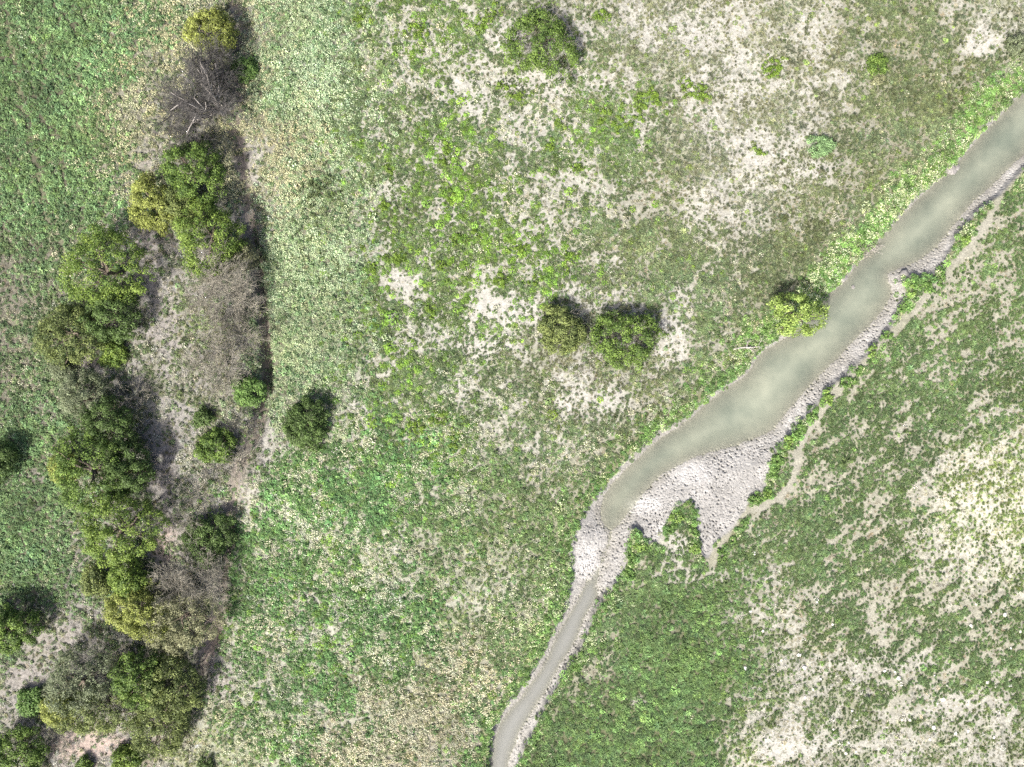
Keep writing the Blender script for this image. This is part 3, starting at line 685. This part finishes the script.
TREES = [  # px, py, r px, height m, kind, label, options
 (209, 29, 23, 3.6, 'yellow', 'round yellow-green tree at the top edge of the left tree line', {}),
 (193, 172, 30, 4.8, 'green', 'dark green tree just below the dead grey tree', {}),
 (153, 205, 25, 3.6, 'yellow', 'pale yellowing tree on the left of the upper green clump', {'gap': .1}),
 (207, 238, 33, 5.0, 'bright', 'full bright green tree above the bare twiggy shrubs of the gully', {}),
 (178, 208, 20, 3.4, 'olive', 'small olive tree squeezed between the yellowing tree and the bright one', {}),
 (238, 255, 17, 2.6, 'brown', 'small brownish tree leaning over the gully edge', {'gap': .15}),
 (104, 268, 39, 5.6, 'bright', 'large bright green tree with a round crown beside the grey bare clearing', {}),
 (110, 316, 27, 4.0, 'dark', 'dark shaded tree tucked under the large round green tree', {}),
 (68, 335, 30, 4.2, 'olive', 'olive green round tree at the lower left of the dark shaded one', {}),
 (84, 398, 26, 3.6, 'grey', 'greyish green thin tree at the upper end of the long crown', {'gap': .15, 'twigs': 3}),
 (108, 425, 26, 4.2, 'dark', 'dark tree with dead twigs at the top of the long crown', {'twigs': 3}),
 (90, 470, 38, 5.8, 'green', 'tall green tree forming the middle of the long crown', {}),
 (126, 470, 24, 5.0, 'dark', 'dark green tree on the right side of the long crown', {}),
 (62, 468, 15, 2.8, 'yellow', 'small yellow-green tree on the left flank of the long crown', {}),
 (119, 528, 37, 5.6, 'bright', 'bright green tree at the lower end of the long crown', {}),
 (-5, 463, 18, 3.2, 'dark', 'dark tree cut by the left edge at mid height', {}),
 (128, 580, 20, 3.6, 'bright', 'small bright tree above the yellow-green round one', {}),
 (138, 611, 28, 4.0, 'yellow', 'yellow-green round tree left of the brownish thin one', {}),
 (180, 622, 33, 3.8, 'brown', 'brownish thin crowned tree beside the reddish gully bank', {'gap': .05, 'twigs': 3}),
 (94, 582, 15, 2.4, 'olive', 'small pale olive tree left of the small bright one', {}),
 (8, 630, 24, 3.6, 'green', 'deep green tree at the left edge below the weedy field', {}),
 (80, 682, 34, 4.4, 'grey', 'grey olive tree on the left of the bottom grove', {'twigs': 4}),
 (98, 712, 34, 3.6, 'olive', 'olive green low crown above the pinkish dirt track', {'squash': (1.25, .7)}),
 (60, 708, 18, 3.0, 'yellow', 'yellowish tree at the left end of the bottom grove', {}),
 (138, 680, 26, 4.2, 'green', 'green tree in the middle of the bottom grove', {}),
 (170, 692, 30, 4.6, 'olive', 'olive tree on the right of the bottom grove', {}),
 (158, 728, 30, 4.0, 'olive', 'greyish olive tree at the foot of the bottom grove', {}),
 (18, 758, 26, 3.4, 'green', 'green tree in the bottom left corner', {}),
 (541, 42, 33, 3.2, 'green', 'lone olive bush on pale soil near the top edge', {'bush': True, 'twigs': 4, 'gap': .1}),
 (561, 331, 23, 2.6, 'olive', 'smaller olive tree of the pair standing on bare soil', {'bush': True, 'twigs': 3}),
 (626, 339, 30, 3.0, 'green', 'larger green tree of the pair standing on bare soil', {'bush': True, 'twigs': 5, 'gap': .08}),
 (305, 424, 23, 2.6, 'dark', 'round dark green bush alone right of the gully', {'bush': True}),
]
for i, (px, py, rp, h, kd, lab, op) in enumerate(TREES):
    bush = op.get('bush', False)
    make_tree('bush' if bush else 'tree', px, py, rp, h, kd, lab, 'bush' if bush else 'tree', i, **op)
make_tree('willow_tree', 799, 315, 25, 3.6, 'willow', 'yellow-green willow leaning out over the water', 'tree', 60, gap=.42)

SHRUBS = [
 (243, 66, 12, 1.4, 'lush', 'small green shrub right of the dead grey tree'),
 (247, 391, 16, 1.9, 'lush', 'vivid green shrub at the gully edge below the grey twigs'),
 (202, 419, 10, 1.2, 'dark', 'tiny dark shrub on the litter left of the gully'),
 (215, 447, 18, 1.8, 'green', 'rounded green shrub low in the gully'),
 (318, 190, 25, .6, 'scrub', 'flat dark olive shrub among the pale herbs'),
 (206, 541, 24, 2.4, 'dark', 'dark shrub at the narrow bend of the gully'),
 (30, 702, 14, 1.4, 'lush', 'fresh green shrub left of the bottom grove'),
 (124, 762, 14, 1.8, 'bright', 'bright green shrub on the bottom edge below the dirt track'),
 (84, 766, 9, 1.0, 'green', 'tiny shrub on the bottom edge amid the dirt track'),
 (62, 372, 13, 1.5, 'grey', 'grey green shrub above the long crown beside bare earth'),
 (110, 352, 14, 1.3, 'bright', 'low bright shrub below the dark shaded tree'),
 (820, 146, 12, .55, 'mint', 'small fresh green shrub alone on pale soil in the upper right'),
 (878, 64, 11, .7, 'green', 'low green shrub behind the tan one near the top right'),
 (879, 77, 7, .6, 'brown', 'low tan dried shrub on pale soil near the top right'),
 (1021, 45, 12, 1.2, 'grey', 'grey shrub cut by the right edge beside the bare patch'),
 (205, 766, 9, .9, 'dark', 'small dark shrub on the bottom edge by the yellowish turf'),
]
for i, (px, py, rp, h, kd, lab) in enumerate(SHRUBS):
    make_tree('shrub', px, py, rp, h, kd, lab, 'shrub', 200 + i, bush=True, gap=(.45 if rp > 20 else .3) if h < .75 else .1)
ORD = ['first', 'second', 'third', 'fourth', 'fifth', 'sixth', 'seventh', 'eighth', 'ninth', 'tenth', 'eleventh', 'twelfth', 'thirteenth', 'fourteenth', 'fifteenth', 'sixteenth', 'seventeenth', 'eighteenth']
BANKB = [(966, 240, 8), (942, 279, 8), (925, 287, 10), (912, 291, 7), (905, 306, 8), (888, 335, 7), (873, 351, 8), (858, 371, 7), (847, 382, 9), (829, 396, 9), (812, 417, 8), (801, 431, 9), (789, 442, 8), (777, 461, 8), (775, 472, 9), (768, 494, 7), (757, 500, 9)]
ISLB = [(676, 518, 8, 'green bush at the left shore of the grass tongue between the mud fingers'), (672, 529, 7, 'lower green bush at the left shore of the grass tongue between the mud fingers'),
    (694, 531, 7, 'green bush on the right shore of the grass tongue beside the long mud finger'), (695, 549, 7, 'lower green bush on the right shore of the grass tongue beside the long mud finger'),
    (733, 541, 5, 'tiny round bush in the notch right of the long mud finger'), (722, 553, 6, 'small bush at the foot of the long mud finger on its right'),
    (640, 547, 8, 'leafy bush on the shore between the short mud finger and the narrow stream'), (633, 559, 9, 'broad leafy bush at the corner where the stream narrows'), (630, 574, 8, 'leafy bush below the corner where the stream narrows')]
for i, (px, py, rp) in enumerate(BANKB):
    make_tree('bank_bush', px, py, rp * .75, .34, 'lush' if i % 3 else 'lime', gap=.3, squash=(1.3, .75), ang=.8 + math.sin(i * 2.3), label='low leafy bush, %s from the top along the right mud bank' % ORD[i], cat='bush', seed=300 + i, bush=True, group='small bushes along the right bank')
for i, (px, py, rp, lab) in enumerate(ISLB):
    make_tree('bank_bush', px, py, rp * .75, .34, 'lush' if i % 3 else 'lime', lab, 'bush', 350 + i, gap=.3, squash=(1.25, .8), ang=i * 1.1, bush=True, group='small bushes along the right bank')
WEEDC = [(620, 122, 14), (640, 104, 12), (603, 118, 10), (653, 96, 9), (688, 88, 11), (702, 92, 9), (775, 65, 11), (771, 72, 8), (560, 124, 8), (603, 15, 8), (490, 15, 12), (480, 28, 9), (420, 30, 11), (360, 18, 8), (448, 148, 7), (443, 162, 6), (388, 168, 7), (450, 200, 8),
         (385, 205, 7), (460, 240, 9), (478, 236, 8), (440, 265, 7), (400, 258, 9), (520, 250, 9), (500, 280, 9), (570, 258, 9), (535, 280, 8), (430, 310, 7), (372, 268, 7), (455, 440, 9), (440, 418, 10), (418, 428, 9), (760, 152, 6), (550, 145, 7), (578, 168, 6), (505, 85, 8), (520, 95, 8)]
for i, (px, py, rp) in enumerate(WEEDC):
    make_tree('weed_clump', px, py, rp, 0.34, 'weed', 'low bright yellow-green weed clump in the open meadow', 'weed', 400 + i, bush=True, gap=.3, squash=(1 + .3 * math.sin(i * 2.1), 1 - .3 * math.sin(i * 2.1)), ang=i * 1.3, group='bright weed clumps in the meadow')

make_twiggy('dead_tree', 212, 104, 46, 4.4, 'leafless dead grey tree with pale forked branches', 'tree', 1, M_dead, 12, 5, r0=.17, nb=4, twmat=M_tw2, lean=(-.55, .2))
make_twiggy('bare_shrub', 224, 292, 31, 3.0, 'leafless grey brown shrub spreading below the full bright green tree', 'shrub', 2, M_twig, 10, 4, 900, 'grey', .07, nb=5)
make_twiggy('bare_shrub', 238, 332, 28, 2.6, 'twiggy olive shrub in the gully with a few leaves', 'shrub', 3, M_twig, 9, 4, 1500, 'olive', .06)
make_twiggy('bare_shrub', 222, 366, 26, 2.2, 'thin grey brown twiggy shrub above the vivid green one', 'shrub', 4, M_twig, 9, 4, 700, 'brown', .05)
make_twiggy('bare_shrub', 196, 572, 27, 2.4, 'grey leafless shrub between the dark shrub and the brownish tree', 'shrub', 5, M_twig, 9, 4, 700, 'grey', .06, nb=5)
make_twiggy('bare_shrub', 196, 490, 22, 1.4, 'faint grey twiggy shrub on the litter above the dark gully shrub', 'shrub', 6, M_twig, 8, 4, 250, 'brown', .04)
make_twiggy('bare_shrub', 236, 462, 18, 1.8, 'small leafless shrub at the gully below the rounded green shrub', 'shrub', 7, M_twig, 8, 4, 250, 'grey', .05)
make_twiggy('bare_shrub', 866, 252, 12, .7, 'drowned grey brush against the left bank upstream of the willow', 'shrub', 9, M_twig, 8, 3, 60, 'grey', .03)
make_twiggy('bare_shrub', 150, 585, 20, 1.8, 'dark grey scrub between the small bright tree and the leafless shrub', 'shrub', 10, M_tw2, 8, 4, 260, 'grey', .05)
make_twiggy('bare_shrub', 62, 735, 18, 1.2, 'grey scrub at the left end of the pinkish dirt track', 'shrub', 11, M_twig, 8, 4, 200, 'grey', .04)
make_twiggy('bare_shrub', 135, 398, 17, 1.6, 'grey brown scrub just right of the dark twig topped tree', 'shrub', 12, M_twig, 8, 4, 300, 'grey', .05)
make_twiggy('bare_shrub', 243, 425, 15, 1.6, 'dark leafless scrub in the gully just below the vivid green shrub', 'shrub', 13, M_tw2, 8, 4, 250, 'dark', .05)
make_twiggy('bare_shrub', 188, 520, 15, 1.5, 'greyish scrub up against the dark shrub at the gully bend', 'shrub', 14, M_twig, 8, 4, 300, 'grey', .05)
make_twiggy('bare_shrub', 113, 655, 18, 1.8, 'dark leafless shrub at the shaded top of the bottom grove', 'shrub', 8, M_twig, 8, 4, 120, 'dark', .05)

# ------------------------------------------------------------------ driftwood, clods, stones
def lump_mesh(rng, r, flat, n=3):
    import bmesh
    bm = bmesh.new(); bmesh.ops.create_icosphere(bm, subdivisions=n - 1, radius=1)
    sd = rng.integers(0, 9999)
    for v in bm.verts:
        c = np.array(v.co); f = 1 + .5 * (float(fbm(np.array([c[0] * 1.3 + sd]), np.array([c[1] * 1.3 + c[2] * 2.1]), 1.0, 7, 3)[0]) - .5) * 1.6
        v.co = Vector((c[0] * r * f, c[1] * r * f, c[2] * r * f * flat))
    me = bpy.data.meshes.new('lump'); bm.to_mesh(me); bm.free(); return me
rngm = np.random.default_rng(77)
CLODS = [(956, 167, .55, 'dark mud clod sticking out from the left bank into the water'), (961, 165, .38, 'smaller mud clod at the tip of the left bank spur'), (845, 277, .5, 'pale mud clod in the water by the left bank'),
         (841, 283, .28, 'small dark clod just below the pale clod in the water'), (907, 274, .5, 'grey mud clod at the tip of the right bank spur'), (572, 545, .3, 'small mud clod on the pale patch of the river bed'), (857, 286, .2, 'tiny dark stone in the open water')]
for px, py, r, lab in CLODS:
    me = lump_mesh(rngm, r, .5); me.materials.append(M_clod); x, y = W(px, py)
    z = max(float(gz(np.array([x]), np.array([y]))[0]), WL - .05)
    link('mud_clod', me, loc=(float(x), float(y), z + r * .12), label=lab, category='clod')
protos = []
for k in range(5):
    me = lump_mesh(rngm, .2, .55, 2); me.materials.append(M_stone); protos.append(me)
rs = np.random.default_rng(5); cnt = 0
while cnt < 46:
    px, py = rs.uniform(745, 1022), rs.uniform(600, 762)
    if abs(px - 960) > 80 and rs.random() < .4: continue
    x, y = W(px, py); s = rs.uniform(.5, 1.3)
    o = link('stone', protos[cnt % 5], loc=(float(x), float(y), float(gz(np.array([x]), np.array([y]))[0]) + .03), label='small whitish stone scattered on the dry lower right pasture', category='stone', group='whitish stones on the dry pasture')
    o.rotation_euler.z = rs.uniform(0, 6.28); o.scale = (s, s * rs.uniform(.7, 1.2), s); cnt += 1
def driftwood(name, px, py, L, ang, lab, seed, mat=M_dead):
    rng = np.random.default_rng(seed); x, y = W(px, py); x = float(x); y = float(y)
    z = max(float(gz(np.array([x]), np.array([y]))[0]), WL) + .12
    root = link(name, None, loc=(x, y, z), label=lab, category='branch'); root.rotation_euler.z = ang
    V, F = tubes(curve_segs(rng, (-L / 2, 0, -.02), (L / 2, 0, .08), .10, .05, 6, .06), 6); stem = link('stem', mesh_np('stem', V, F, None, True, mat), root)
    for k in range(6):
        t = rng.uniform(-.3, .5); sg = []; a = rng.uniform(.4, 1.1) * (1 if k % 2 else -1)
        twig_tree(rng, (L * t, 0, .04), (math.cos(a), math.sin(a), .12), L * .28, .03, 2, sg, 0, .4, 3); V, F = tubes(sg, 4); link('twig', mesh_np('twig', V, F, None, False, mat), root)
driftwood('fallen_branch', 746, 348, 2.6, 0.1, 'fallen grey branch on the left bank below the willow', 1)
driftwood('fallen_branch', 871, 252, 2.2, .75, 'pale drowned branch at the left bank upstream of the willow', 2)
driftwood('fallen_branch', 104, 730, 1.6, -.5, 'thin dead branch on the pinkish dirt track', 3, M_bark)
